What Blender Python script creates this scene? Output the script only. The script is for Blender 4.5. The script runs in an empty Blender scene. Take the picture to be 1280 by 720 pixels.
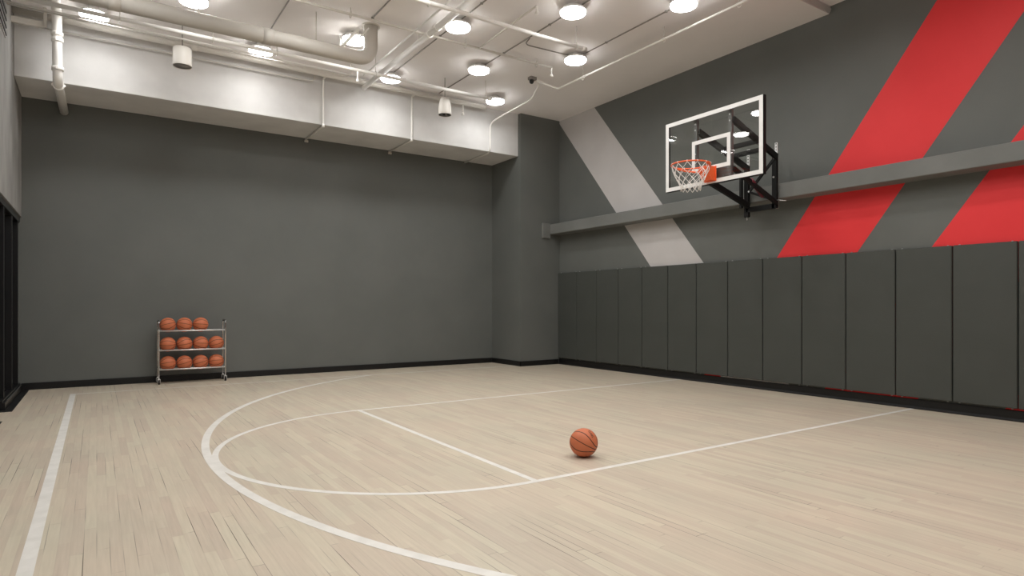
import bpy, math, random
from mathutils import Vector, Matrix
random.seed(7)
PI = math.pi
C = bpy.context.scene.collection

# ------------------------------------------------------------------ mesh helper
class MB:
    def __init__(s):
        s.v = []; s.f = []; s.sm = []
    def add(s, vs, fs, smooth=False):
        o = len(s.v)
        s.v += [Vector(p) for p in vs]
        for f in fs:
            s.f.append([i + o for i in f]); s.sm.append(smooth)
        return s
    def box(s, x0, x1, y0, y1, z0, z1, b=0.0):
        if b <= 0:
            vs = [(x, y, z) for z in (z0, z1) for y in (y0, y1) for x in (x0, x1)]
            return s.add(vs, [(0, 2, 3, 1), (4, 5, 7, 6), (0, 1, 5, 4), (2, 6, 7, 3), (0, 4, 6, 2), (1, 3, 7, 5)])
        # chamfered box: three shrunken rectangles per axis
        vs = []; idx = {}
        for ix, (xa, sx) in enumerate(((x0, 1), (x1, -1))):
            for iy, (ya, sy) in enumerate(((y0, 1), (y1, -1))):
                for iz, (za, sz) in enumerate(((z0, 1), (z1, -1))):
                    for ax in range(3):
                        p = [xa + sx * b, ya + sy * b, za + sz * b]
                        p[ax] = (xa, ya, za)[ax]
                        idx[(ix, iy, iz, ax)] = len(vs); vs.append(tuple(p))
        F = []
        g = lambda i, a: idx[(i[0], i[1], i[2], a)]
        for ax in range(3):
            u, w = [a for a in range(3) if a != ax]
            for e in (0, 1):
                c = []
                for (p, q) in ((0, 0), (1, 0), (1, 1), (0, 1)):
                    i = [0, 0, 0]; i[ax] = e; i[u] = p; i[w] = q; c.append(g(i, ax))
                F.append(c)
            for p in (0, 1):
                for q in (0, 1):
                    i = [0, 0, 0]; j = [0, 0, 0]
                    i[u] = j[u] = p; i[w] = j[w] = q; j[ax] = 1
                    F.append([g(i, u), g(j, u), g(j, w), g(i, w)])
        for i in [(a, b_, c_) for a in (0, 1) for b_ in (0, 1) for c_ in (0, 1)]:
            F.append([g(i, 0), g(i, 1), g(i, 2)])
        return s.add(vs, F)
    def tube(s, pts, r, n=12, caps=True, closed=False, smooth=True):
        pts = [Vector(p) for p in pts]; m = len(pts)
        rs = r if isinstance(r, (list, tuple)) else [r] * m
        tan = []
        for i in range(m):
            a = pts[(i - 1) % m] if (i > 0 or closed) else pts[i]
            b = pts[(i + 1) % m] if (i < m - 1 or closed) else pts[i]
            tan.append((b - a).normalized())
        up = Vector((0, 0, 1)) if abs(tan[0].z) < .9 else Vector((1, 0, 0))
        u = (up - tan[0] * up.dot(tan[0])).normalized()
        vs = []
        for i in range(m):
            u = (u - tan[i] * u.dot(tan[i])).normalized()
            w = tan[i].cross(u)
            for k in range(n):
                a = 2 * PI * k / n
                vs.append(pts[i] + (u * math.cos(a) + w * math.sin(a)) * rs[i])
        fs = []
        for i in range(m if closed else m - 1):
            j = (i + 1) % m
            for k in range(n):
                l = (k + 1) % n
                fs.append((i * n + k, i * n + l, j * n + l, j * n + k))
        s.add(vs, fs, smooth)
        if caps and not closed:
            o = len(s.v) - len(vs)
            s.f.append([o + k for k in range(n)][::-1]); s.sm.append(False)
            s.f.append([o + (m - 1) * n + k for k in range(n)]); s.sm.append(False)
        return s
    def bar(s, a, b, w, h, up=(0, 0, 1)):
        a = Vector(a); b = Vector(b); t = (b - a).normalized(); up = Vector(up)
        v = (up - t * up.dot(t)).normalized(); u = t.cross(v)
        vs = []
        for p in (a, b):
            for (i, j) in ((-1, -1), (1, -1), (1, 1), (-1, 1)):
                vs.append(p + u * (i * w / 2) + v * (j * h / 2))
        return s.add(vs, [(3, 2, 1, 0), (4, 5, 6, 7), (0, 1, 5, 4), (1, 2, 6, 5), (2, 3, 7, 6), (3, 0, 4, 7)])
    def lathe(s, c, prof, n=32, axis='Z', smooth=True):
        c = Vector(c); vs = []; fs = []
        for (r, h) in prof:
            for k in range(n):
                a = 2 * PI * k / n; x, y = r * math.cos(a), r * math.sin(a)
                p = (x, y, h) if axis == 'Z' else ((h, x, y) if axis == 'X' else (y, h, x))
                vs.append(c + Vector(p))
        m = len(prof)
        for i in range(m - 1):
            for k in range(n):
                l = (k + 1) % n
                fs.append((i * n + k, i * n + l, (i + 1) * n + l, (i + 1) * n + k))
        s.add(vs, fs, smooth)
        o = len(s.v) - len(vs)
        if prof[0][0] > 1e-4: s.f.append([o + k for k in range(n)][::-1]); s.sm.append(False)
        if prof[-1][0] > 1e-4: s.f.append([o + (m - 1) * n + k for k in range(n)]); s.sm.append(False)
        return s
    def ring(s, outer, inner, x0, x1):
        # rectangular ring lying in a YZ plane, between x0 and x1; rects are (y0,y1,z0,z1)
        y0, y1, z0, z1 = outer; a0, a1, b0, b1 = inner
        s.box(x0, x1, y0, y1, b1, z1); s.box(x0, x1, y0, y1, z0, b0)
        s.box(x0, x1, y0, a0, b0, b1); s.box(x0, x1, a1, y1, b0, b1)
        return s
    def prism(s, poly, d):
        # poly: 3D points of a planar polygon, d: extrusion vector
        n = len(poly); d = Vector(d)
        vs = [Vector(p) for p in poly] + [Vector(p) + d for p in poly]
        fs = [list(range(n))[::-1], [n + i for i in range(n)]]
        fs += [(i, (i + 1) % n, n + (i + 1) % n, n + i) for i in range(n)]
        return s.add(vs, fs)
    def sphere(s, c, r, nu=32, nv=20):
        return s.lathe(c, [(max(1e-5, r * math.sin(PI * i / nv)), -r * math.cos(PI * i / nv)) for i in range(nv + 1)], nu)
    def build(s, name, mat, parent=None, loc=None):
        me = bpy.data.meshes.new(name)
        off = Vector((0, 0, 0))
        p = parent
        while p is not None:
            off += p.location; p = p.parent
        if loc is not None: off = off + (Vector(loc) - off)
        me.from_pydata([v - off for v in s.v], [], s.f)
        import bmesh
        bm = bmesh.new(); bm.from_mesh(me)
        bmesh.ops.recalc_face_normals(bm, faces=bm.faces)
        bm.to_mesh(me); bm.free()
        me.polygons.foreach_set('use_smooth', s.sm)
        me.materials.append(mat)
        o = bpy.data.objects.new(name, me); C.objects.link(o)
        if parent is not None:
            o.parent = parent
            if loc is not None:
                pl = Vector((0, 0, 0)); p = parent
                while p is not None:
                    pl += p.location; p = p.parent
                o.location = Vector(loc) - pl
        elif loc is not None:
            o.location = loc
        return o

def fillet(pts, r, n=6):
    pts = [Vector(p) for p in pts]; out = [pts[0]]
    for i in range(1, len(pts) - 1):
        a, b, c = pts[i - 1], pts[i], pts[i + 1]
        d1 = (a - b); d2 = (c - b)
        rr = min(r, d1.length * .45, d2.length * .45)
        p, q = b + d1.normalized() * rr, b + d2.normalized() * rr
        for k in range(n + 1):
            t = k / n
            out.append(p * (1 - t) ** 2 + b * 2 * t * (1 - t) + q * t * t)
    out.append(pts[-1]); return out

def thing(name, label, cat, loc, group=None):
    o = bpy.data.objects.new(name, None); C.objects.link(o)
    o.location = loc; o.empty_display_size = .1
    o['label'] = label; o['category'] = cat
    if group: o['group'] = group
    return o
def tag(o, label, cat, group=None):
    o['label'] = label; o['category'] = cat
    if group: o['group'] = group
    return o
def struct(o, label=None, cat=None):
    o['kind'] = 'structure'
    if label: o['label'] = label
    if cat: o['category'] = cat
    return o

# ------------------------------------------------------------------ materials
def mat(name, col, rough=.5, metal=0., spec=.5, emit=None, strength=0.):
    m = bpy.data.materials.new(name); m.use_nodes = True
    b = m.node_tree.nodes['Principled BSDF']
    b.inputs['Base Color'].default_value = (*col, 1)
    b.inputs['Roughness'].default_value = rough
    b.inputs['Metallic'].default_value = metal
    b.inputs['Specular IOR Level'].default_value = spec
    if emit:
        b.inputs['Emission Color'].default_value = (*emit, 1)
        b.inputs['Emission Strength'].default_value = strength
    return m
def N(m, t, **kw):
    n = m.node_tree.nodes.new(t)
    for k, v in kw.items():
        if hasattr(n, k): setattr(n, k, v)
        else: n.inputs[k].default_value = v
    return n
def mottled(name, c1, c2, scale=3., rough=.55, spec=.3, bump=.0, bscale=60., detail=6., stretch=(1, 1, 1), lo=.35, hi=.65):
    m = mat(name, c1, rough, spec=spec); nt = m.node_tree; L = nt.links.new
    b = nt.nodes['Principled BSDF']
    tc = N(m, 'ShaderNodeTexCoord'); mp = N(m, 'ShaderNodeMapping')
    mp.inputs['Scale'].default_value = stretch
    L(tc.outputs['Object'], mp.inputs[0])
    no = N(m, 'ShaderNodeTexNoise'); no.inputs['Scale'].default_value = scale; no.inputs['Detail'].default_value = detail
    L(mp.outputs[0], no.inputs['Vector'])
    r = N(m, 'ShaderNodeValToRGB')
    r.color_ramp.elements[0].position = lo; r.color_ramp.elements[1].position = hi
    r.color_ramp.elements[0].color = (*c1, 1); r.color_ramp.elements[1].color = (*c2, 1)
    L(no.outputs[0], r.inputs[0]); L(r.outputs[0], b.inputs['Base Color'])
    if bump:
        n2 = N(m, 'ShaderNodeTexNoise'); n2.inputs['Scale'].default_value = bscale; n2.inputs['Detail'].default_value = 4
        L(tc.outputs['Object'], n2.inputs['Vector'])
        bp = N(m, 'ShaderNodeBump'); bp.inputs['Strength'].default_value = bump; bp.inputs['Distance'].default_value = .004
        L(n2.outputs[0], bp.inputs['Height']); L(bp.outputs[0], b.inputs['Normal'])
    return m

M = {}
M['grey_paint'] = mottled('grey_paint', (.132, .140, .130), (.146, .153, .143), 1.2, .6, .3, .12, 90)
M['light_stripe'] = mottled('light_stripe', (.54, .52, .51), (.58, .56, .55), 1.5, .6, .3, .1, 90)
M['red_stripe'] = mottled('red_stripe', (.78, .040, .045), (.82, .046, .051), 1.5, .55, .3, .1, 90)
M['beam_paint'] = mottled('beam_paint', (.165, .171, .161), (.19, .195, .185), 2., .65, .3, .2, 40)
M['pad_vinyl'] = mottled('pad_vinyl', (.062, .067, .060), (.068, .073, .066), 2., .5, .35, .1, 200)
M['ceiling'] = mottled('ceiling_paint', (.86, .835, .83), (.90, .875, .87), .8, .8, .2, .15, 30)
M['soffit'] = mottled('soffit_concrete', (.62, .615, .605), (.70, .695, .685), 1.6, .75, .2, .25, 25, lo=.38, hi=.6)
M['plaster'] = mottled('plaster_wall', (.26, .255, .245), (.34, .335, .32), 3., .8, .2, .35, 9, stretch=(1, 1, .5))
M['pipe'] = mat('white_pipe_paint', (.66, .63, .58), .45, spec=.4)
M['pipe_bright'] = mat('bright_white_pipe_paint', (.90, .885, .85), .4, spec=.4)
M['duct'] = mat('duct_paint', (.58, .55, .50), .5, spec=.35)
M['conduit'] = mat('grey_conduit', (.26, .24, .22), .5, spec=.4)
M['black'] = mat('black_rubber', (.006, .006, .006), .45, spec=.4)
M['black_metal'] = mat('black_powder_coat', (.008, .008, .008), .6, spec=.2)
M['black_gloss'] = mat('black_frame', (.008, .008, .009), .3, spec=.5)
M['dark_glass'] = mat('dark_tinted_glass', (.004, .004, .005), .06, spec=.5)
M['chrome'] = mat('chrome', (.86, .86, .85), .3, .55)
M['chrome_dark'] = mat('polished_chrome', (.7, .7, .7), .2, 1.)
M['steel'] = mat('galvanised_steel', (.55, .55, .54), .4, .9)
M['white'] = mat('white_enamel', (.80, .80, .78), .4)
M['line'] = mottled('court_line_paint', (.72, .70, .65), (.80, .78, .73), 9., .4, .4)
M['orange'] = mat('rim_orange', (.85, .13, .035), .38, spec=.5)
M['maroon'] = mat('maroon_tube', (.12, .008, .018), .4)
M['net'] = mat('net_cord', (.80, .78, .74), .8, spec=.2)
M['diffuser'] = mat('lamp_diffuser', (.9, .9, .9), .5, emit=(1., .993, .98), strength=21.)
M['lamp_body'] = mat('lamp_white_metal', (.75, .74, .72), .45)
M['grill'] = mat('speaker_grill_grey', (.34, .33, .32), .7)
M['mark'] = mat('ball_print', (.03, .012, .008), .6)
M['grey_frame'] = mat('grey_channel', (.15, .15, .15), .5, .3)

def perforated():
    m = mat('perforated_steel', (.6, .6, .59), .4, .7); nt = m.node_tree; L = nt.links.new; b = nt.nodes['Principled BSDF']
    tc = N(m, 'ShaderNodeTexCoord'); sx = N(m, 'ShaderNodeSeparateXYZ'); L(tc.outputs['Object'], sx.inputs[0])
    def mth(op, a, bb=None):
        n = N(m, 'ShaderNodeMath', operation=op)
        for i, x in enumerate((a, bb)):
            if x is None: continue
            if isinstance(x, (int, float)): n.inputs[i].default_value = x
            else: L(x, n.inputs[i])
        return n.outputs[0]
    fz = mth('MULTIPLY', mth('SUBTRACT', mth('FRACT', mth('DIVIDE', sx.outputs[2], .045)), .5), .045)
    d = mth('SQRT', mth('ADD', mth('MULTIPLY', fz, fz), mth('MULTIPLY', sx.outputs[1], sx.outputs[1])))
    h = mth('LESS_THAN', d, .0095)
    mx = N(m, 'ShaderNodeMix', data_type='RGBA'); L(h, mx.inputs[0]); mx.inputs[6].default_value = (.6, .6, .59, 1); mx.inputs[7].default_value = (.01, .01, .01, 1)
    L(mx.outputs[2], b.inputs['Base Color']); return m
M['perf'] = perforated()
g = bpy.data.materials.new('backboard_glass'); g.use_nodes = True; M['glass'] = g
nt = g.node_tree; nt.nodes.clear()
out = nt.nodes.new('ShaderNodeOutputMaterial'); mix = nt.nodes.new('ShaderNodeMixShader')
tr = nt.nodes.new('ShaderNodeBsdfTransparent'); tr.inputs[0].default_value = (.95, .96, .95, 1)
gl = nt.nodes.new('ShaderNodeBsdfGlossy'); gl.inputs['Roughness'].default_value = .0; gl.inputs[0].default_value = (1, 1, 1, 1)
fr = nt.nodes.new('ShaderNodeFresnel'); fr.inputs[0].default_value = 1.5
ge = nt.nodes.new('ShaderNodeNewGeometry'); fm = nt.nodes.new('ShaderNodeMath'); fm.operation = 'MULTIPLY'
fi = nt.nodes.new('ShaderNodeMath'); fi.operation = 'SUBTRACT'; fi.inputs[0].default_value = 1.; nt.links.new(ge.outputs['Backfacing'], fi.inputs[1])
nt.links.new(fr.outputs[0], fm.inputs[0]); nt.links.new(fi.outputs[0], fm.inputs[1]); nt.links.new(fm.outputs[0], mix.inputs[0]); nt.links.new(tr.outputs[0], mix.inputs[1]); nt.links.new(gl.outputs[0], mix.inputs[2])
nt.links.new(mix.outputs[0], out.inputs[0])

# maple plank floor, boards running along Y
def floor_material():
    m = mat('maple_planks', (.5, .43, .34), .3, spec=.42); nt = m.node_tree; L = nt.links.new
    b = nt.nodes['Principled BSDF']
    tc = N(m, 'ShaderNodeTexCoord'); sx = N(m, 'ShaderNodeSeparateXYZ'); L(tc.outputs['Object'], sx.inputs[0])
    cx = N(m, 'ShaderNodeCombineXYZ'); L(sx.outputs[1], cx.inputs[0]); L(sx.outputs[0], cx.inputs[1])
    def bricks(w, off, c1, c2, mort, msize):
        br = N(m, 'ShaderNodeTexBrick'); br.offset = off; br.offset_frequency = 2; br.squash = 1
        br.inputs['Scale'].default_value = 1.; br.inputs['Brick Width'].default_value = w
        br.inputs['Row Height'].default_value = .0572; br.inputs['Mortar Size'].default_value = msize
        br.inputs['Mortar Smooth'].default_value = .3; br.inputs['Bias'].default_value = 0.
        br.inputs['Color1'].default_value = c1; br.inputs['Color2'].default_value = c2; br.inputs['Mortar'].default_value = mort
        return br
    # stagger the boards of each row irregularly: shift along the board by a row hash
    rowi = N(m, 'ShaderNodeMath', operation='DIVIDE'); L(sx.outputs[0], rowi.inputs[0]); rowi.inputs[1].default_value = .0572
    fl = N(m, 'ShaderNodeMath', operation='FLOOR'); L(rowi.outputs[0], fl.inputs[0])
    wn = N(m, 'ShaderNodeTexWhiteNoise', noise_dimensions='1D'); L(fl.outputs[0], wn.inputs['W'])
    sh = N(m, 'ShaderNodeMath', operation='MULTIPLY'); L(wn.outputs['Value'], sh.inputs[0]); sh.inputs[1].default_value = 5.
    ad = N(m, 'ShaderNodeMath', operation='ADD'); L(sx.outputs[1], ad.inputs[0]); L(sh.outputs[0], ad.inputs[1])
    c2 = N(m, 'ShaderNodeCombineXYZ'); L(ad.outputs[0], c2.inputs[0]); L(sx.outputs[0], c2.inputs[1])
    br = bricks(.85, 0., (.555, .474, .385, 1), (.615, .556, .440, 1), (.50, .43, .34, 1), 0.)
    L(c2.outputs[0], br.inputs['Vector'])
    # fine grain along the board
    mp = N(m, 'ShaderNodeMapping'); mp.inputs['Scale'].default_value = (3., 60., 1.); L(c2.outputs[0], mp.inputs[0])
    gn = N(m, 'ShaderNodeTexNoise'); gn.inputs['Scale'].default_value = 1.; gn.inputs['Detail'].default_value = 5; L(mp.outputs[0], gn.inputs['Vector'])
    gr = N(m, 'ShaderNodeValToRGB'); gr.color_ramp.elements[0].position = .3; gr.color_ramp.elements[1].position = .7
    gr.color_ramp.elements[0].color = (.93, .92, .91, 1); gr.color_ramp.elements[1].color = (1.05, 1.05, 1.05, 1); L(gn.outputs[0], gr.inputs[0])
    m1 = N(m, 'ShaderNodeMix', data_type='RGBA', blend_type='MULTIPLY'); m1.inputs[0].default_value = 1.
    L(br.outputs[0], m1.inputs[6]); L(gr.outputs[0], m1.inputs[7])
    # broad tone patches
    n3 = N(m, 'ShaderNodeTexNoise'); n3.inputs['Scale'].default_value = 1.3; n3.inputs['Detail'].default_value = 3; L(tc.outputs['Object'], n3.inputs['Vector'])
    r3 = N(m, 'ShaderNodeValToRGB'); r3.color_ramp.elements[0].position = .35; r3.color_ramp.elements[1].position = .65
    r3.color_ramp.elements[0].color = (.97, .98, .97, 1); r3.color_ramp.elements[1].color = (1.03, 1.0, .99, 1); L(n3.outputs[0], r3.inputs[0])
    m2 = N(m, 'ShaderNodeMix', data_type='RGBA', blend_type='MULTIPLY'); m2.inputs[0].default_value = 1.
    L(m1.outputs[2], m2.inputs[6]); L(r3.outputs[0], m2.inputs[7])
    # seams, strong only here and there
    b2 = bricks(.85, 0., (0, 0, 0, 1), (0, 0, 0, 1), (1, 1, 1, 1), .0021)
    L(c2.outputs[0], b2.inputs['Vector'])
    mp4 = N(m, 'ShaderNodeMapping'); mp4.inputs['Scale'].default_value = (.9, 7., 1.); L(cx.outputs[0], mp4.inputs[0])
    n4 = N(m, 'ShaderNodeTexNoise'); n4.inputs['Scale'].default_value = 1.; n4.inputs['Detail'].default_value = 2; L(mp4.outputs[0], n4.inputs['Vector'])
    r4 = N(m, 'ShaderNodeValToRGB'); r4.color_ramp.elements[0].position = .52; r4.color_ramp.elements[1].position = .68
    r4.color_ramp.elements[0].color = (.07, .07, .07, 1); r4.color_ramp.elements[1].color = (1, 1, 1, 1); L(n4.outputs[0], r4.inputs[0])
    mu = N(m, 'ShaderNodeMath', operation='MULTIPLY'); L(b2.outputs[0], mu.inputs[0]); L(r4.outputs[0], mu.inputs[1])
    m3 = N(m, 'ShaderNodeMix', data_type='RGBA'); L(mu.outputs[0], m3.inputs[0]); L(m2.outputs[2], m3.inputs[6]); m3.inputs[7].default_value = (.10, .075, .055, 1)
    L(m3.outputs[2], b.inputs['Base Color'])
    rr = N(m, 'ShaderNodeMapRange'); rr.inputs[3].default_value = .28; rr.inputs[4].default_value = .46; L(gn.outputs[0], rr.inputs[0]); L(rr.outputs[0], b.inputs['Roughness'])
    return m
M['floor'] = floor_material()

def ball_material():
    m = mat('basketball_leather', (.5, .12, .04), .55, spec=.35); nt = m.node_tree; L = nt.links.new
    b = nt.nodes['Principled BSDF']; R = .119
    tc = N(m, 'ShaderNodeTexCoord'); vm = N(m, 'ShaderNodeVectorMath', operation='SCALE'); vm.inputs['Scale'].default_value = 1 / R
    L(tc.outputs['Object'], vm.inputs[0]); sx = N(m, 'ShaderNodeSeparateXYZ'); L(vm.outputs[0], sx.inputs[0])
    def mth(op, a, bb=None):
        n = N(m, 'ShaderNodeMath', operation=op)
        for i, x in enumerate((a, bb)):
            if x is None: continue
            if isinstance(x, (int, float)): n.inputs[i].default_value = x
            else: L(x, n.inputs[i])
        return n.outputs[0]
    ax = mth('ABSOLUTE', sx.outputs[0]); az = mth('ABSOLUTE', sx.outputs[2])
    y2 = mth('MULTIPLY', sx.outputs[1], sx.outputs[1])
    ov = mth('ABSOLUTE', mth('SUBTRACT', mth('ADD', ax, mth('MULTIPLY', y2, .45)), .62))
    d = mth('MINIMUM', mth('MINIMUM', ax, az), ov)
    seam = N(m, 'ShaderNodeMapRange'); seam.inputs[1].default_value = .018; seam.inputs[2].default_value = .034
    seam.inputs[3].default_value = 1.; seam.inputs[4].default_value = 0.; L(d, seam.inputs[0])
    no = N(m, 'ShaderNodeTexNoise'); no.inputs['Scale'].default_value = 9.; L(tc.outputs['Object'], no.inputs['Vector'])
    cr = N(m, 'ShaderNodeValToRGB'); cr.color_ramp.elements[0].color = (.50, .14, .06, 1); cr.color_ramp.elements[1].color = (.62, .19, .09, 1); L(no.outputs[0], cr.inputs[0])
    mx = N(m, 'ShaderNodeMix', data_type='RGBA'); L(seam.outputs[0], mx.inputs[0]); L(cr.outputs[0], mx.inputs[6]); mx.inputs[7].default_value = (.03, .01, .006, 1)
    L(mx.outputs[2], b.inputs['Base Color'])
    vo = N(m, 'ShaderNodeTexVoronoi'); vo.inputs['Scale'].default_value = 300.; L(tc.outputs['Object'], vo.inputs['Vector'])
    h = mth('SUBTRACT', mth('MULTIPLY', vo.outputs[0], .15), mth('MULTIPLY', seam.outputs[0], 1.))
    bp = N(m, 'ShaderNodeBump'); bp.inputs['Strength'].default_value = .5; bp.inputs['Distance'].default_value = .0025
    L(h, bp.inputs['Height']); L(bp.outputs[0], b.inputs['Normal'])
    return m
M['ball'] = ball_material()

# ------------------------------------------------------------------ the room
XL, XR, YB, YF, ZC = -.94, 8.40, 11.86, -2.9, 5.29
floor = struct(MB().box(XL - .5, XR + .2, YF - .2, YB + .2, -.12, 0).build('floor', M['floor']), 'pale maple plank basketball court floor', 'floor')
STEP = 4.72
mb = MB()
mb.box(XL - .2, XR + .2, STEP, YB + .2, ZC, ZC + .3)
mb.box(XL - .2, XR + .2, YF - .2, STEP + .05, ZC + .10, ZC + .3)
mb.tube([(XL - .2, STEP + .03, ZC + .06), (XR + .2, STEP + .03, ZC + .06)], .06, 20)
struct(mb.build('ceiling', M['ceiling']), 'painted concrete ceiling with exposed pipes', 'ceiling')
struct(MB().box(XL - .2, XR + .2, YB, YB + .2, 0, ZC + .3).build('wall_back', M['grey_paint']), 'plain dark grey back wall', 'wall')
wr = struct(MB().box(XR, XR + .2, YF - .2, YB + .2, 0, ZC + .4).build('wall_right', M['grey_paint']), 'dark grey right wall with painted diagonal stripes', 'wall')
struct(MB().box(XL - .2, XR + .2, YF - .2, YF, 0, ZC + .4).build('wall_front', M['plaster']), 'plain grey wall behind the viewpoint', 'wall')
GY0, GY1, GZ = 3.2, YB, 2.60
mb = MB()
mb.box(XL - .2, XL, YF - .2, GY0, 0, ZC + .4)
mb.box(XL - .2, XL, GY0, YB + .2, GZ, ZC + .4)
struct(mb.build('wall_left', M['plaster']), 'rough grey plaster wall above the dark storefront', 'wall')

# diagonal stripes painted on the right wall
def stripe(name, m, pts, label, dx):
    o = MB().prism([(XR - dx, y, z) for (y, z) in pts], (dx, 0, 0)).build(name, m, wr); o['label'] = label; return o
zb, zt = .10, ZC
k = -.715
for i, y12 in enumerate((6.84, 4.78, 2.72)):
    w = 1.175
    yb_ = y12 + (zb - .12) * k; top = ZC if True else 0
    pts = [(yb_, zb), (yb_ + (zt - zb) * k, zt), (yb_ - w + (zt - zb) * k, zt), (yb_ - w, zb)]
    stripe('painted_stripe', M['red_stripe'], pts, ('red diagonal stripe left of centre', 'red diagonal stripe beside the right edge', 'red diagonal stripe nearest the viewer')[i], .0012)
kg = .826
yl, yr = 6.49, 5.30
zg = ZC
pts = [(yr, zb), (yr + (zg - zb) * kg, zg), (min(yl + (zg - zb) * kg, YB), zg), (yl, zb)]
stripe('painted_stripe', M['light_stripe'], pts, 'light grey diagonal stripe', .002)

# soffit, corner pilaster, wall beam
PX0, PY0 = 7.37, 10.73
SY, SZ = 10.82, 4.405
struct(MB().box(XL, PX0, SY, YB, SZ, ZC, .006).build('trim_1', M['soffit']), 'white concrete soffit along the top of the back wall', 'soffit')
struct(MB().box(PX0, XR, PY0, YB, 0, ZC).build('trim_2', M['grey_paint']), 'dark grey square pilaster in the back corner', 'pilaster')
mb = MB().box(8.105, XR, YF, PY0, 2.80, 3.012, .008)
tb = struct(mb.build('trim_3', M['beam_paint']), 'grey horizontal steel beam along the right wall', 'beam')
MB().box(7.915, 8.115, PY0 - .05, PY0, 2.715, 3.035, .004).build('end_plate', M['beam_paint'], tb)

# baseboards
struct(MB().box(XL, PX0 - .02, YB - .025, YB, 0, .105, .004).build('baseboard_back', M['black']), 'black rubber baseboard along the back wall', 'baseboard')
mb = MB().box(PX0 - .02, PX0, PY0 - .02, YB - .025, 0, .105, .003)
mb.box(PX0 - .02, XR - .04, PY0 - .02, PY0, 0, .105, .003)
struct(mb.build('baseboard_corner', M['black']), 'black rubber baseboard round the pilaster', 'baseboard')
mb = MB().box(XR - .02, XR, YF, PY0, 0, .118, .003)
mb.prism([(XR - .04, YF, 0), (XR - .04, YF, .012), (XR - .02, YF, .03), (XR - .02, YF, 0)], (0, PY0 - YF, 0))
struct(mb.build('baseboard_right', M['black']), 'black vented baseboard under the wall pads', 'baseboard')

# dark storefront in the left wall
w = struct(MB().box(XL - .16, XL - .02, GY0, GY1, GZ - .085, GZ, .004).build('window_1', M['black_gloss']), 'tall dark glazed storefront in the left wall', 'window')
for y in (11.72, 10.95, 10.05, 9.15, 8.2, 7.1, 6.0, 4.9, 3.8):
    MB().box(XL - .15, XL - .03, y - .035, y + .035, 0, GZ - .085, .003).build('mullion', M['black_gloss'], w)
MB().box(XL - .105, XL - .095, GY0, GY1, 0, GZ - .085).build('pane', M['dark_glass'], w)
mb = MB().box(XL - .09, XL + .012, 9.72, 11.83, 0, .09, .004)
mb.box(XL - .09, XL - .012, 9.72, 11.83, .09, .115, .003)
s1 = struct(mb.build('trim_4', M['black_gloss']), 'black metal sill at the foot of the storefront', 'sill')
MB().box(XL + .004, XL + .0125, 9.95, 11.5, .0895, .0905).build('sill_strip', M['steel'], s1)
mb = MB().box(XL - .1, -.845, 9.53, YB - .025, 0, .003)
mb.box(XL - .1, -.86, 6.6, 8.77, 0, .003)
struct(mb.build('trim_5', M['black']), 'black floor strip in front of the storefront', 'floor strip')

# ------------------------------------------------------------------ court lines
def line_poly(name, pts, label):
    o = MB().prism([(x, y, .0004) for x, y in pts], (0, 0, .0008)).build(name, M['line'], floor); o['label'] = label; return o
def seg(name, x0, x1, y0, y1, label): return line_poly(name, [(x0, y0), (x1, y0), (x1, y1), (x0, y1)], label)
def arc(name, cx, cy, r, a0, a1, w, label, n=96, h=.0008):
    mb = MB()
    vs = []; fs = []
    for i in range(n + 1):
        a = a0 + (a1 - a0) * i / n
        for rr in (r - w / 2, r + w / 2):
            for z in (.0004, .0004 + h): vs.append((cx + rr * math.cos(a), cy + rr * math.sin(a), z))
    for i in range(n):
        p, q = 4 * i, 4 * i + 4
        fs += [(p + 1, p + 3, q + 3, q + 1), (p, p + 1, q + 1, q), (p + 2, q + 2, q + 3, p + 3), (p, q, q + 2, p + 2)]
    mb.add(vs, fs)
    o = mb.build(name, M['line'], floor); o['label'] = label; return o
LW = .05
FX = 2.645; LY0, LY1 = 3.65, 7.32
seg('sideline', -.318, -.25, YF + .1, 10.95, 'broad white line on the left')
seg('boundary_line', -.25, PX0, 10.897, 10.937, 'thin white line along the back wall')
seg('lane_line', FX + LW / 2, XR - .04, LY1 - LW / 2, LY1 + LW / 2, 'far white lane line')
seg('lane_line', FX + LW / 2, XR - .04, LY0 - LW / 2, LY0 + LW / 2, 'near white lane line')
seg('free_throw_line', FX - LW / 2, FX + LW / 2, LY0 - LW / 2, LY1 + LW / 2, 'white free throw line')
RC = (LY1 - LY0) / 2
arc('free_throw_arc', FX, (LY0 + LY1) / 2, RC, PI / 2, 3 * PI / 2, LW, 'white half circle behind the free throw line', h=.0009)
CX3, CY3, R3 = 6.80, 5.478, 6.03
a0 = math.asin(5.42 / R3)
arc('three_point_line', CX3, CY3, R3, PI - a0, PI + a0, .066, 'large white arc', 160, h=.001)
xe = CX3 - math.cos(a0) * R3

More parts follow.
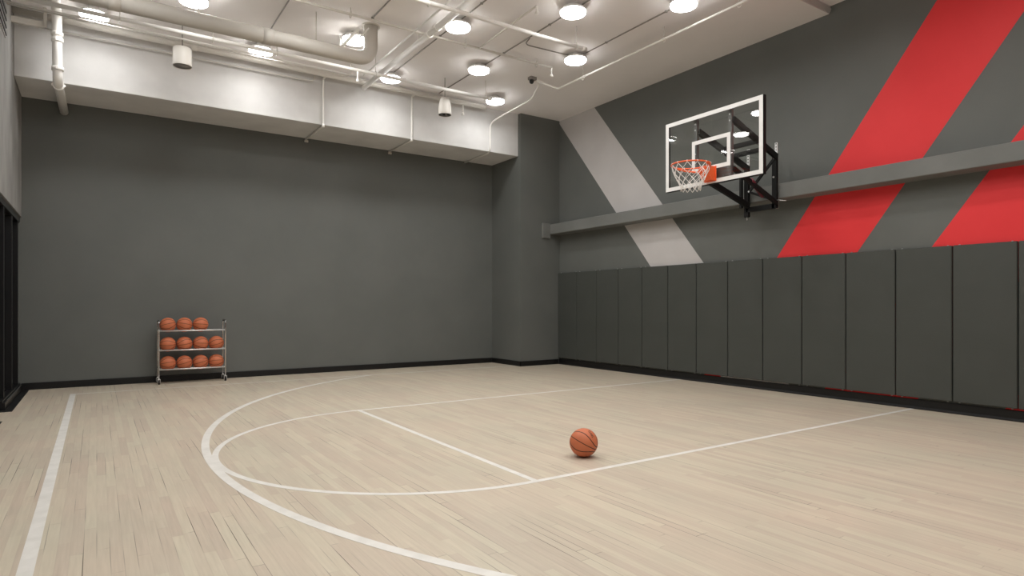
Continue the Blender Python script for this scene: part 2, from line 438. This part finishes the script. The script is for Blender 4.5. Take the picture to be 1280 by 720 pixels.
# ------------------------------------------------------------------ wall pads
P0 = 10.72; pw = .6255
ordn = ['first', 'second', 'third', 'fourth', 'fifth', 'sixth', 'seventh', 'eighth', 'ninth', 'tenth', 'eleventh', 'twelfth', 'thirteenth', 'fourteenth', 'fifteenth', 'sixteenth']
extra = {0: 'against the corner pilaster', 4: 'below the light grey stripe', 5: 'below the light grey stripe end', 8: 'below the red stripe', 9: 'below the red stripe', 13: 'at the right edge'}
for i in range(15):
    y1 = P0 - i * pw; y0 = y1 - pw
    lab = 'dark grey vinyl wall pad, %s along the right wall from the corner pilaster' % ordn[i]
    t = thing('wall_pad', lab, 'wall pad', (XR - .03, (y0 + y1) / 2, .14), 'padded panels along the right wall')
    MB().box(XR - .055, XR - .012, y0 + .006, y1 - .006, .142, 1.975, .008).build('padded_panel', M['pad_vinyl'], t)
    MB().box(XR - .012, XR, y0 + .01, y1 - .01, .142, 1.972).build('backing_board', M['black'], t)
    for (yy, zz) in ((y0 + .06, .136), (y1 - .06, .136), (y0 + .06, 1.978), (y1 - .06, 1.978)):
        MB().box(XR - .02, XR, yy - .007, yy + .007, zz - .007, zz + .007, .001).build('clip', M['steel'], t)

# ------------------------------------------------------------------ basketballs
BR = .119
sph = MB().sphere((0, 0, 0), BR, 40, 24)
def ball(loc, rot, label, group=None):
    if not ball.me:
        o = sph.build('basketball', M['ball']); ball.me.append(o.data)
    else:
        o = bpy.data.objects.new('basketball', ball.me[0]); C.objects.link(o)
    o.matrix_world = Matrix.Translation(loc) @ rot.to_4x4()
    return tag(o, label, 'basketball', group)
ball.me = []
def cols(x, y, z): return Matrix((x, y, z)).transposed()
BL = Vector((3.404, 4.02, BR + .0006))
Fw = (Vector((0, 0, 1.27)) - BL).normalized()
Rt = Vector((0, 0, 1)).cross(Fw).normalized(); Up = Fw.cross(Rt)
ya = (Rt * .82 - Up * .46 + Fw * .34).normalized()
xa = (Rt * .46 + Up * .84 + Fw * .09); xa = (xa - ya * xa.dot(ya)).normalized()
fb = ball(BL, cols(xa, ya, xa.cross(ya)), 'orange basketball lying alone on the court inside the lane')
# dark printed mark, upper right of the ball
mb = MB()
inv = fb.matrix_world.to_3x3().inverted()
def onball(a, b_): return inv @ ((Rt * a + Up * b_ + Fw * math.sqrt(max(0, 1 - a * a - b_ * b_))) * (BR + .0004))
for i, (wd, ht) in enumerate(((.030, .08), (.036, .11), (.028, .08), (.04, .10), (.03, .08), (.036, .11))):
    t = i / 5
    a = .37 + .26 * t; b_ = .79 - .38 * t
    du, dv = .50, -.70      # along the row
    pu, pv = .80, .57       # across the row
    q = []
    for (i1, j1) in ((-1, -1), (1, -1), (1, 1), (-1, 1)):
        q.append(onball(a + du * wd * i1 + pu * ht * j1 * .7, b_ + dv * wd * i1 + pv * ht * j1 * .7))
    mb.add(q, [(0, 1, 2, 3)])
    s_ = [p * 1.0 for p in q]
lg = mb.build('printed_mark', M['mark']); lg.parent = fb; lg['label'] = 'dark printed lettering'

# ------------------------------------------------------------------ ball rack
RX0, RX1, RY0, RY1 = .83, 1.812, 11.46, 11.72
rk = thing('ball_rack', 'chrome three-shelf rolling ball rack standing against the back wall', 'ball rack', ((RX0 + RX1) / 2, (RY0 + RY1) / 2, 0))
shelfz = (.235, .545, .860)
for x in (RX0, RX1):
    pts = fillet([(x, RY0, .105), (x, RY0, 1.02), (x, RY1, 1.02), (x, RY1, .105)], .05)
    fr_ = MB().tube(pts, .0095, 12).build('end_frame', M['chrome_dark'], rk)
    MB().tube([(x, RY0 + .045, 1.02), (x, RY1 - .045, 1.02)], .013, 12).build('grip', M['black'], fr_)
for z in shelfz:
    mb = MB()
    for y in (RY0 + .005, RY0 + .185):
        mb.tube([(RX0, y, z), (RX1, y, z)], .011, 12)
    for x in (RX0, RX1):
        mb.tube([(x, RY0, z), (x, RY1, z)], .009, 10)
    mb.build('shelf', M['chrome'], rk)
for x in (RX0, RX1):
    for y in (RY0, RY1):
        cz = MB().tube([(x, y, .105), (x, y, .082)], .009, 10)
        cz.box(x - .022, x - .018, y - .018, y + .018, .028, .085); cz.box(x + .018, x + .022, y - .018, y + .018, .028, .085)
        cz.box(x - .022, x + .022, y - .018, y + .018, .078, .086)
        cw = cz.build('caster', M['chrome'], rk)
        MB().lathe((x, y, .034), [(.033, -.013), (.0335, -.009), (.0335, .009), (.033, .013)], 20, 'X').build('wheel', M['black'], cw)
bx = (.963, 1.2035, 1.444, 1.6835)
names = [['at the left end', 'second from the left', 'third from the left', 'at the right end'],
         ['at the left end', 'second from the left', 'third from the left', 'at the right end'],
         ['at the left end', 'in the middle', 'at the right of three']]
rowname = ['bottom shelf', 'middle shelf', 'top shelf']
yc = RY0 + .095
for r_, z in enumerate(shelfz):
    for c_ in range(4 if r_ < 2 else 3):
        hz = math.sqrt((BR + .011) ** 2 - .09 ** 2) + .0006
        base = cols(Vector((0, 0, 1)), Vector((-1, 0, 0)), Vector((0, -1, 0)))
        rot = Matrix.Rotation(random.uniform(-.32, .32), 3, 'Y') @ Matrix.Rotation(random.uniform(-.25, .2), 3, 'X') @ Matrix.Rotation(random.uniform(-.3, .3), 3, 'Z') @ base
        ball((bx[c_], yc, z + hz), rot, 'orange basketball %s on the %s of the rack' % (names[r_][c_], rowname[r_]), 'basketballs on the rack')

# ------------------------------------------------------------------ basketball hoop
HY_, BX = 5.296, 6.63
by0, by1, bz0, bz1 = 4.533, 6.059, 2.853, 3.797
hp = thing('basketball_hoop', 'wall mounted glass backboard hoop with orange rim and white net', 'basketball hoop', (8.05, HY_, 2.6))
MB().box(BX, BX + .012, by0 + .01, by1 - .01, bz0 + .01, bz1 - .01).build('glass_backboard', M['glass'], hp)
MB().ring((by0, by1, bz0, bz1), (by0 + .052, by1 - .052, bz0 + .052, bz1 - .052), BX - .004, BX + .0).build('white_border', M['white'], hp)
MB().ring((by0 - .004, by1 + .004, bz0 - .004, bz1 + .004), (by0 + .03, by1 - .03, bz0 + .03, bz1 - .03), BX + .012, BX + .055).build('backboard_frame', M['black_metal'], hp)
MB().ring((4.994, 5.600, 3.038, 3.456), (5.044, 5.550, 3.088, 3.406), BX - .003, BX + .0).build('target_square', M['white'], hp)
RXc, RZ, RR = BX - .385, 3.05, .238
rim = MB().tube([(RXc + RR * math.cos(2 * PI * i / 48), HY_ + RR * math.sin(2 * PI * i / 48), RZ) for i in range(48)], .0098, 12, closed=True).build('rim', M['orange'], hp)
mb = MB()
# breakaway housing and neck
prof = [(BX - .004, RZ + .012), (BX - .15, RZ + .012), (BX - .155, RZ - .015), (BX - .11, RZ - .12), (BX - .085, RZ - .165), (BX - .004, RZ - .165)]
mb.prism([(x, HY_ - .075, z) for x, z in prof], (0, .15, 0))
mb.box(BX - .012, BX - .004, HY_ - .095, HY_ + .095, RZ - .175, RZ + .02, .003)
mb.build('rim_bracket', M['orange'], hp)
for sgn in (-1, 1):
    mb = MB()
    p = [(BX - .13, HY_ + sgn * .06, RZ - .055)]
    for kk in range(9):
        a = sgn * (.35 + kk * .15)
        p.append((RXc + (RR - .005) * math.cos(a), HY_ + (RR - .005) * math.sin(a), RZ - .055 + .045 * kk / 8))
    mb.tube(p, .013, 8)
    mb.build('rim_brace', M['orange'], rim)
# net: 12 loops, diamond mesh
nl = 12
lev = [(.234, -.008), (.222, -.075), (.197, -.135), (.168, -.19), (.143, -.24), (.124, -.285), (.122, -.33)]
mb = MB()
for q in range(nl):
    for sgn in (-1, 1):
        pts = []
        for li, (r_, z_) in enumerate(lev):
            if li == 0: off = 0.
            else: off = sgn * (.5 if li % 2 else 0.)
            a = 2 * PI * (q + off) / nl
            jit = 0. if li == 0 else .006
            pts.append((RXc + r_ * math.cos(a), HY_ + r_ * math.sin(a), RZ + z_))
        mb.tube(pts, .0042, 6)
    a = 2 * PI * q / nl
    mb.tube([(RXc + (RR + .013) * math.cos(a), HY_ + (RR + .013) * math.sin(a), RZ + .0), (RXc + (RR) * math.cos(a), HY_ + (RR) * math.sin(a), RZ + .013), (RXc + (RR - .013) * math.cos(a), HY_ + (RR - .013) * math.sin(a), RZ), (RXc + .232 * math.cos(a), HY_ + .232 * math.sin(a), RZ - .014), (RXc + (RR + .013) * math.cos(a), HY_ + (RR + .013) * math.sin(a), RZ)], .0035, 6)
for li in (3, 5):
    r_, z_ = lev[li]
    for q in range(nl):
        a = 2 * PI * (q + .5) / nl
        mb.sphere((RXc + r_ * math.cos(a), HY_ + r_ * math.sin(a), RZ + z_), .008, 8, 6)
mb.build('net', M['net'], hp)
# back structure
YSL, YSR = 5.59, 5.044
YUL, YUR = 5.775, 5.315
XS, XU = BX + .055, 8.03
for y in (YSL, YSR):
    o = MB().box(XS, XS + .045, y - .025, y + .025, bz0 + .02, bz1 - .03, .002).build('mounting_channel', M['grey_frame'], hp)
    for z in (3.05, 3.3, 3.62, 3.7): MB().lathe((XS - .002, y, z), [(.011, -.004), (.011, .004)], 8, 'X').build('bolt', M['steel'], o)
MB().box(XS, XS + .02, YSR + .025, YSL - .025, 2.93, 3.07, .002).build('mounting_plate', M['grey_frame'], hp)
for y, z0, z1, st in ((YUL, 2.585, 3.32, 3.60), (YUR, 2.66, 3.43, 3.60)):
    MB().box(XU, XU + .05, y - .036, y + .036, z0, z1, .003).build('upright', M['black_metal'], hp)
    MB().box(XU + .05, 8.105, y - .022, y + .022, 2.66, st, .002).build('perforated_strut', M['perf'], hp, loc=(XU + .07, y, 2.66))
MB().lathe((XU + .025, YUL, 2.575), [(.008, -.035), (.008, .01)], 10).build('bolt', M['steel'], hp)
MB().box(XU - .06, XU - .015, YUL + .035, YUL + .075, 2.72, 3.18, .003).build('hinge_post', M['black_metal'], hp)
def arm(name, a, b_, w_, h_, m_='black_metal'): return MB().bar(a, b_, w_, h_).build(name, M[m_], hp)
arm('support_arm', (XS + .03, YSR - .03, 3.63), (XU + .02, YUR - .03, 3.385), .04, .082)
arm('support_arm', (XS + .03, YSL - .03, 3.60), (XU + .02, YUL - .03, 3.29), .04, .082)
arm('support_arm', (XS + .03, YSL - .03, 3.02), (XU + .02, YUL - .035, 2.745), .04, .082)
la = arm('support_arm', (XS + .03, YSR - .03, 3.01), (XU + .02, YUR - .03, 2.73), .035, .06)
MB().tube([(7.22, YSR + .072, 2.935), (7.72, YUR - .028, 2.80)], .031, 14).build('arm_sleeve', M['maroon'], la)  # maroon tube along part of the lower support arm
arm('cross_bar', (7.35, YSL + .08, 3.47), (7.35, YSR + .06, 3.47), .035, .06)
arm('cross_bar', (7.62, YSL + .12, 3.42), (7.62, YSR + .12, 3.42), .035, .06)
arm('cross_bar', (XU + .02, YUL, 2.69), (XU + .02, YUR, 2.69), .04, .07)
arm('cross_brace', (XU + .0, YUR - .01, 3.37), (XU + .0, YUL - .06, 2.96), .02, .04)
arm('cross_brace', (XU + .0, YUL - .05, 2.95), (XU + .0, YUR - .01, 2.77), .02, .034)
for (x, y, z) in ((XU - .008, YUR - .01, 3.37), (XU - .008, YUR - .01, 2.77), (XU - .008, YUL - .055, 2.955), (XU - .008, YUR, 3.1), (XU - .008, YUL, 2.75), (XU - .008, YUL, 3.2)):
    MB().lathe((x, y, z), [(.013, -.008), (.013, .006)], 8, 'X').build('bolt', M['steel'], hp)
MB().tube(fillet([(XU - .01, YUR - .03, 2.765), (XU - .02, YUR - .09, 2.76), (XU - .02, YUR - .2, 2.735)], .02), .006, 8).build('crank_handle', M['steel'], hp)

# ------------------------------------------------------------------ ceiling lights
LD = bpy.data.lights.new('lamp', 'AREA'); LD.shape = 'DISK'; LD.size = .31; LD.energy = 8.0; LD.color = (1., .993, .98); LD.spread = math.radians(158)
def lamp_parts(t, x, y, zc):
    MB().lathe((x, y, 0), [(.06, 5.222), (.06, zc)], 20).build('mounting_box', M['lamp_body'], t)
    MB().lathe((x, y, 0), [(.165, 5.186), (.175, 5.188), (.176, 5.192), (.175, 5.212), (.165, 5.222), (.06, 5.226)], 40).build('housing', M['lamp_body'], t)
    MB().lathe((x, y, 0), [(.0001, 5.146), (.06, 5.147), (.12, 5.149), (.155, 5.152), (.166, 5.157), (.171, 5.166), (.172, 5.188)], 40).build('diffuser', M['diffuser'], t)
    l = bpy.data.objects.new('lamp', LD); C.objects.link(l); l.parent = t; l.location = (0, 0, 5.143 - t.location.z)
vis = {(0, 0): 'round white ceiling light farthest left, beside the white drain pipe',
       (2, 0): 'round white ceiling light below the duct, near the soffit, right of the cylinder pendant',
       (4, 0): 'round white ceiling light before the soffit, between two wall drop conduits',
       (6, 0): 'round white ceiling light in the row nearest the soffit, beside the pilaster',
       (1, 1): 'round white ceiling light partly hidden above the duct at the top edge',
       (3, 1): 'round white ceiling light glowing behind the upturned end of the duct',
       (5, 1): 'round white ceiling light almost above the tapered pendant speaker',
       (4, 2): 'round white ceiling light just right of the thick diagonal pipe, at the top middle',
       (6, 2): 'round white ceiling light beside the long pipe along the striped wall',
       (5, 3): 'round white ceiling light above the capped end of the near sprinkler pipe',
       (6, 4): 'round white ceiling light farthest right, nearest the striped wall'}
rows = [10.10, 8.92, 7.70, 6.46, 5.50, 4.2, 3.1, 1.9, .7, -.5]
for j, y in enumerate(rows):
    for i in range(7):
        if (i + j) % 2: continue
        x = -.03 + 1.063 * i
        zc = ZC if y > STEP else ZC + .1
        lab = vis.get((i, j), 'round white ceiling light out of view')
        t = thing('ceiling_light', lab, 'ceiling light', (x, y, 5.14), 'round ceiling lights')
        lamp_parts(t, x, y, zc)

# ------------------------------------------------------------------ pipes and services
def rods(t, pts, zc=None, m_='pipe'):
    for (x, y, z) in pts:
        mb = MB().tube([(x, y, z), (x, y, zc or ZC)], .006, 8)
        mb.tube([(x, y + .04 * math.cos(a_ * PI / 8), z - .005 + .045 * math.sin(a_ * PI / 8)) for a_ in range(16)], .005, 6, closed=True)
        mb.build('hanger_rod', M[m_], t)
def drop(t, x, y, z, l=.12):
    mb = MB().tube([(x, y, z), (x, y, z - l)], .014, 10)
    mb.lathe((x, y, 0), [(.014, z - l), (.02, z - l - .01), (.028, z - l - .045), (.012, z - l - .05)], 12)
    mb.build('sprinkler_head', M['pipe_bright'], t)
def pipe(name, label, pts, r, m_='pipe', cat='pipe', bend=.12, group=None, couplings=()):
    t = thing(name, label, cat, pts[0], group)
    MB().tube(fillet(pts, bend), r, 16).build('tube', M[m_], t)
    for (a, d, k_) in couplings:
        a = Vector(a); d = Vector(d).normalized()
        mb = MB().tube([a - d * .025, a + d * .025], r + .012, 16)
        u = d.cross(Vector((0, 0, 1)) if abs(d.z) < .8 else Vector((1, 0, 0))).normalized()
        if k_:
            for s_ in (-1, 1):
                mb.bar(a + u * s_ * (r + .008) - d * .02, a + u * s_ * (r + .008) + d * .02, .03, .03, up=u)
        mb.build('coupling', M[m_], t)
    return t

# fat duct with upturned end
dz, dy = 4.80, 8.58
DX = 3.28
dpts = [(XL, dy, dz), (DX, dy, dz), (DX, dy, ZC)]
t = thing('air_duct', 'thick round white duct turning up into the ceiling at its end', 'duct', dpts[0])
MB().tube(fillet(dpts, .26, 10), .098, 24).build('tube', M['duct'], t)
for x in (1.80, .1): MB().tube([(x, dy, dz), (x + .13, dy, dz)], .105, 24).build('collar', M['duct'], t)
MB().lathe((DX, dy, 0), [(.13, ZC - .012), (.13, ZC)], 24).build('flange', M['duct'], t)
for x in (1.05, 2.5): MB().tube([(x, dy, dz + .09), (x, dy, ZC)], .008, 8).build('hanger_rod', M['pipe'], t)

# white sprinkler branch along the soffit
z = 4.98; y = 9.52
t = pipe('sprinkler_pipe', 'white sprinkler pipe running along the duct to the lamp by the pilaster', [(XL, y, z), (5.87, y, z)], .027, 'pipe_bright')
MB().lathe((5.87, y, z), [(.034, -.03), (.034, .03)], 14, 'X').build('end_cap', M['pipe'], t)
rods(t, [(.25, y, z), (1.34, y, z), (2.2, y, z), (3.72, y, z), (5.78, y, z)])
drop(t, 3.42, y, z, .14)
# second, nearer branch
z = 5.0; y = 6.95
t = pipe('sprinkler_pipe', 'white sprinkler pipe crossing the top middle with a capped end', [(.5, y, z), (5.89, y, z)], .027, 'pipe_bright')
MB().lathe((5.89, y, z), [(.034, -.03), (.034, .03)], 14, 'X').build('end_cap', M['pipe'], t)
rods(t, [(5.75, y, z), (3.4, y, z)])
# sprinkler main along Y
z = 5.115
t = pipe('sprinkler_main', 'thick white pipe running diagonally across the ceiling toward the soffit', [(3.92, -2., z), (3.92, 10.60, z)], .042, 'pipe_bright', couplings=(((3.92, 8.0, z), (0, 1, 0), True), ((3.92, 7.75, z), (0, 1, 0), True)))
rods(t, [(3.92, 8.35, z), (3.92, 5.0, z)])
pipe('conduit', 'thin white conduit beside the thick diagonal pipe', [(3.655, -2., 5.055), (3.65, 9.86, 5.055)], .013, 'pipe_bright')
# larger pipe tucked against the soffit
z = 5.22; y = 10.62
t = pipe('sprinkler_header', 'white pipe running along the top of the soffit', [(XL, y, z), (6.45, y, z)], .045)
MB().tube([(1.18, y, z), (1.28, y, z)], .055, 16).build('coupling', M['pipe'], t)
rods(t, [(3.4, y, z), (4.62, y, z)])
drop(t, 5.93, y, z, .19)
# thin conduits between them
pipe('conduit', 'thin white conduit under the sprinkler pipe, ending near the thick diagonal pipe', [(XL, 9.77, 4.99), (3.5, 9.80, 4.99)], .011, 'pipe_bright')
pipe('conduit', 'thin grey conduit running between the sprinkler pipe and the soffit', [(XL, 10.02, 5.06), (3.5, 10.06, 5.06), (3.5, 10.06, ZC)], .010, 'pipe')
t = thing('strut_bracket', 'short white strut bracket on the pipes at the far left corner', 'bracket', (-.8, 10.3, 5.05))
MB().box(XL - .004, -.56, 10.49, 10.53, 5.02, 5.10, .004).build('channel', M['pipe'], t)
MB().box(-.60, -.56, 10.48, 10.54, 5.02, ZC + .004, .004).build('post', M['pipe'], t)
pipe('conduit', 'thin white conduit running lowest along the soffit below the header pipe', [(XL, 10.74, 5.10), (3.1, 10.74, 5.10), (3.1, 10.74, ZC)], .011, 'pipe')
pipe('sprinkler_branch', 'short bright pipe in front of the lamp by the duct end', [(3.03, 8.33, 5.12), (3.03, 9.15, 5.12), (3.03, 9.15, ZC)], .024, 'pipe_bright', bend=.05)
pipe('conduit', 'short thin white conduit crossing the lamp by the duct end', [(3.14, 8.30, 5.12), (3.14, 8.72, 5.12), (3.14, 8.72, ZC)], .010, 'pipe_bright', bend=.03)
# upper pipe close to the ceiling with sprinkler drop
z = 5.20; y = 8.20
t = pipe('sprinkler_pipe', 'beige sprinkler pipe close to the ceiling ending in a drop head', [(.3, y, z), (6.27, y, z)], .018, 'pipe')
drop(t, 6.25, y, z, .10); rods(t, [(2.85, y, z), (4.62, y, z), (5.95, y, z)])
t = pipe('sprinkler_pipe', 'short beige branch pipe ending in a sprinkler head at the top middle', [(4.86, y - .02, z), (4.80, 6.62, z)], .014, 'pipe')
drop(t, 4.80, 6.62, z, .06)
# conduits linking the lamps of each column
cl = [(2.10, 'second lamp column'), (3.20, 'duct lamp'), (4.25, 'sprinkler main'), (5.38, 'pendant speaker'), (6.46, 'striped wall')]
cy = {2.10: (5.2, 10.0), 3.20: (4.8, 8.35), 4.25: (4.8, 10.0), 5.38: (4.8, 10.55), 6.46: (4.8, 7.7)}
cn = {2.10: 'thin dark conduit on the ceiling above the duct middle', 3.20: 'thin dark conduit on the ceiling above the duct end', 4.25: 'thin dark conduit right of the thick diagonal pipe',
      5.38: 'thin dark conduit linking the lamps above the pendant speaker', 6.46: 'thin dark conduit linking the two lamps nearest the striped wall'}
for x, _ in cl:
    t = pipe('conduit', cn[x], [(x, cy[x][0], ZC - .011), (x, cy[x][1], ZC - .011)], .009, 'conduit', group='lamp conduits on the ceiling')
    for yy in (5.9, 7.1, 8.3):
        if cy[x][0] < yy < cy[x][1]: MB().box(x - .018, x + .018, yy - .012, yy + .012, ZC - .022, ZC, .002).build('clip', M['conduit'], t)
pipe('conduit', 'thin dark conduit curving across the ceiling to the lamp by the long pipe', [(5.40, 7.62, ZC - .012), (5.47, 7.85, ZC - .012), (6.28, 7.80, ZC - .012), (6.44, 7.64, ZC - .012)], .008, 'conduit', bend=.3)
# long white conduit near the right wall
t = pipe('conduit', 'long white conduit running along the ceiling beside the striped wall', [(6.80, -2., 5.11), (6.80, 8.74, 5.11), (6.44, 8.86, 5.22)], .016, 'pipe_bright', bend=.06)
rods(t, [(6.80, 8.05, 5.11), (6.80, 6.25, 5.11), (6.80, 4.98, 5.11)])
# camera and its drop conduit
t = thing('security_camera', 'small dark dome camera on the ceiling between two white conduits', 'security camera', (6.36, 8.92, 5.16))
MB().box(6.31, 6.44, 8.87, 8.97, 5.235, ZC, .006).build('junction_box', M['conduit'], t)
MB().lathe((6.36, 8.92, 0), [(.0005, 5.165), (.022, 5.172), (.036, 5.19), (.042, 5.215), (.042, 5.235)], 20).build('dome', M['black_gloss'], t)
pipe('conduit', 'white bent conduit dropping down the soffit beside the pilaster', [(6.44, 8.95, 5.25), (6.62, 9.05, 5.24), (6.88, 9.65, 5.19), (6.80, 10.60, 5.10), (6.66, 10.795, 4.98), (6.66, 10.795, 4.385), (6.67, YB, 4.385)], .017, 'pipe_bright', bend=.14)
# wall drop conduits on the soffit face
for (x, lab) in ((3.265, 'thin white conduit dropping down the middle of the soffit face'), (4.93, 'thin white conduit dropping down the soffit left of the pendant speaker')):
    t = pipe('conduit', lab, [(x, 10.68, 5.20), (x, 10.795, 5.20), (x, 10.795, 4.382), (x - .01, YB, 4.382)], .016, 'pipe_bright', bend=.03)
    MB().box(x - .035, x + .035, YB - .03, YB, 4.33, 4.37, .004).build('clamp', M['pipe'], t)
    MB().tube([(x, 10.795, 4.42), (x, 10.795, 4.36)], .022, 12).build('fitting', M['pipe_bright'], t)
# drain pipe on the left
x = -.45
t = pipe('drain_pipe', 'white coupled drain pipe bending down the soffit at the far left', [(x - .02, 7.5, 5.225), (x + .003, 10.38, 5.225), (x + .010, 10.42, 4.30), (x + .03, YB, 4.27)], .057, 'pipe_bright', bend=.14,
         couplings=(((x + .005, 10.393, 4.93), (0, .04, -1), True), ((x + .006, 10.396, 4.85), (0, .04, -1), True), ((x + .009, 10.412, 4.47), (0, .04, -1), True), ((x + .012, 10.58, 4.296), (0, 1, 0), True)))
# pendant speakers
def pendant(loc, label, taper):
    x, y, z = loc
    t = thing('pendant_speaker', label, 'pendant speaker', loc, 'pendants hanging from the ceiling')
    if taper: prof = [(.105, z + .012), (.113, z), (.116, z + .01), (.112, z + .12), (.10, z + .21), (.085, z + .275), (.06, z + .305), (.0005, z + .312)]
    else: prof = [(.112, z + .008), (.119, z), (.121, z + .008), (.121, z + .245), (.116, z + .252), (.0005, z + .254)]
    MB().lathe((x, y, 0), prof, 32).build('body', M['pipe'], t)
    MB().lathe((x, y, 0), [(.0005, z + .004), (.108, z + .006)], 32).build('grille', M['black'] if taper else M['grill'], t)
    if taper:
        mb = MB()
        for a in range(3): mb.lathe((x + .05 * math.cos(a * 2.1 + .5), y + .05 * math.sin(a * 2.1 + .5), 0), [(.022, z + .002), (.022, z + .006)], 14)
        mb.build('drivers', M['grill'], t)
    MB().tube([(x, y, z + (.30 if taper else .25)), (x, y, ZC)], .007, 8).build('hanger_rod', M['conduit'], t)
    return t
pendant((5.11, 9.80, 4.63), 'white tapered pendant speaker with a black underside hanging before the soffit', True)
pendant((1.00, 9.84, 4.625), 'white cylinder pendant with a grey underside hanging before the soffit', False)
# air grille on the left wall
t = thing('air_grille', 'dark slotted air grille high on the left plaster wall', 'air grille', (XL, 9.4, 4.7))
MB().box(XL, XL + .012, 8.95, 9.82, 4.555, 4.90, .003).build('frame', M['grill'], t)
for z in (4.60, 4.69, 4.78, 4.87):
    MB().box(XL + .012, XL + .022, 8.97, 9.80, z - .022, z + .012, .002).build('slat', M['black'], t)

# ------------------------------------------------------------------ camera, world, view
cam = bpy.data.cameras.new('camera'); co = bpy.data.objects.new('camera', cam); C.objects.link(co)
cam.sensor_width = 36.; cam.sensor_fit = 'HORIZONTAL'; cam.lens = 778.6 / 1280 * 36
cam.shift_y = 22 / 1280; cam.clip_start = .05
co.location = (0, 0, 1.27); co.rotation_euler = (PI / 2, 0, -math.atan2(.5547, .8321))
sc = bpy.context.scene; sc.camera = co
wd = bpy.data.worlds.new('world'); sc.world = wd; wd.use_nodes = True
wd.node_tree.nodes['Background'].inputs[0].default_value = (.02, .02, .02, 1)
sc.view_settings.view_transform = 'Standard'; sc.view_settings.look = 'None'
sc.view_settings.gamma = 1.; sc.view_settings.use_curve_mapping = False
sc.view_settings.exposure = 0.
sc.cycles.use_denoising = True
sc.cycles.sample_clamp_indirect = 0.
sc.cycles.max_bounces = 10; sc.cycles.diffuse_bounces = 6; sc.cycles.transparent_max_bounces = 12
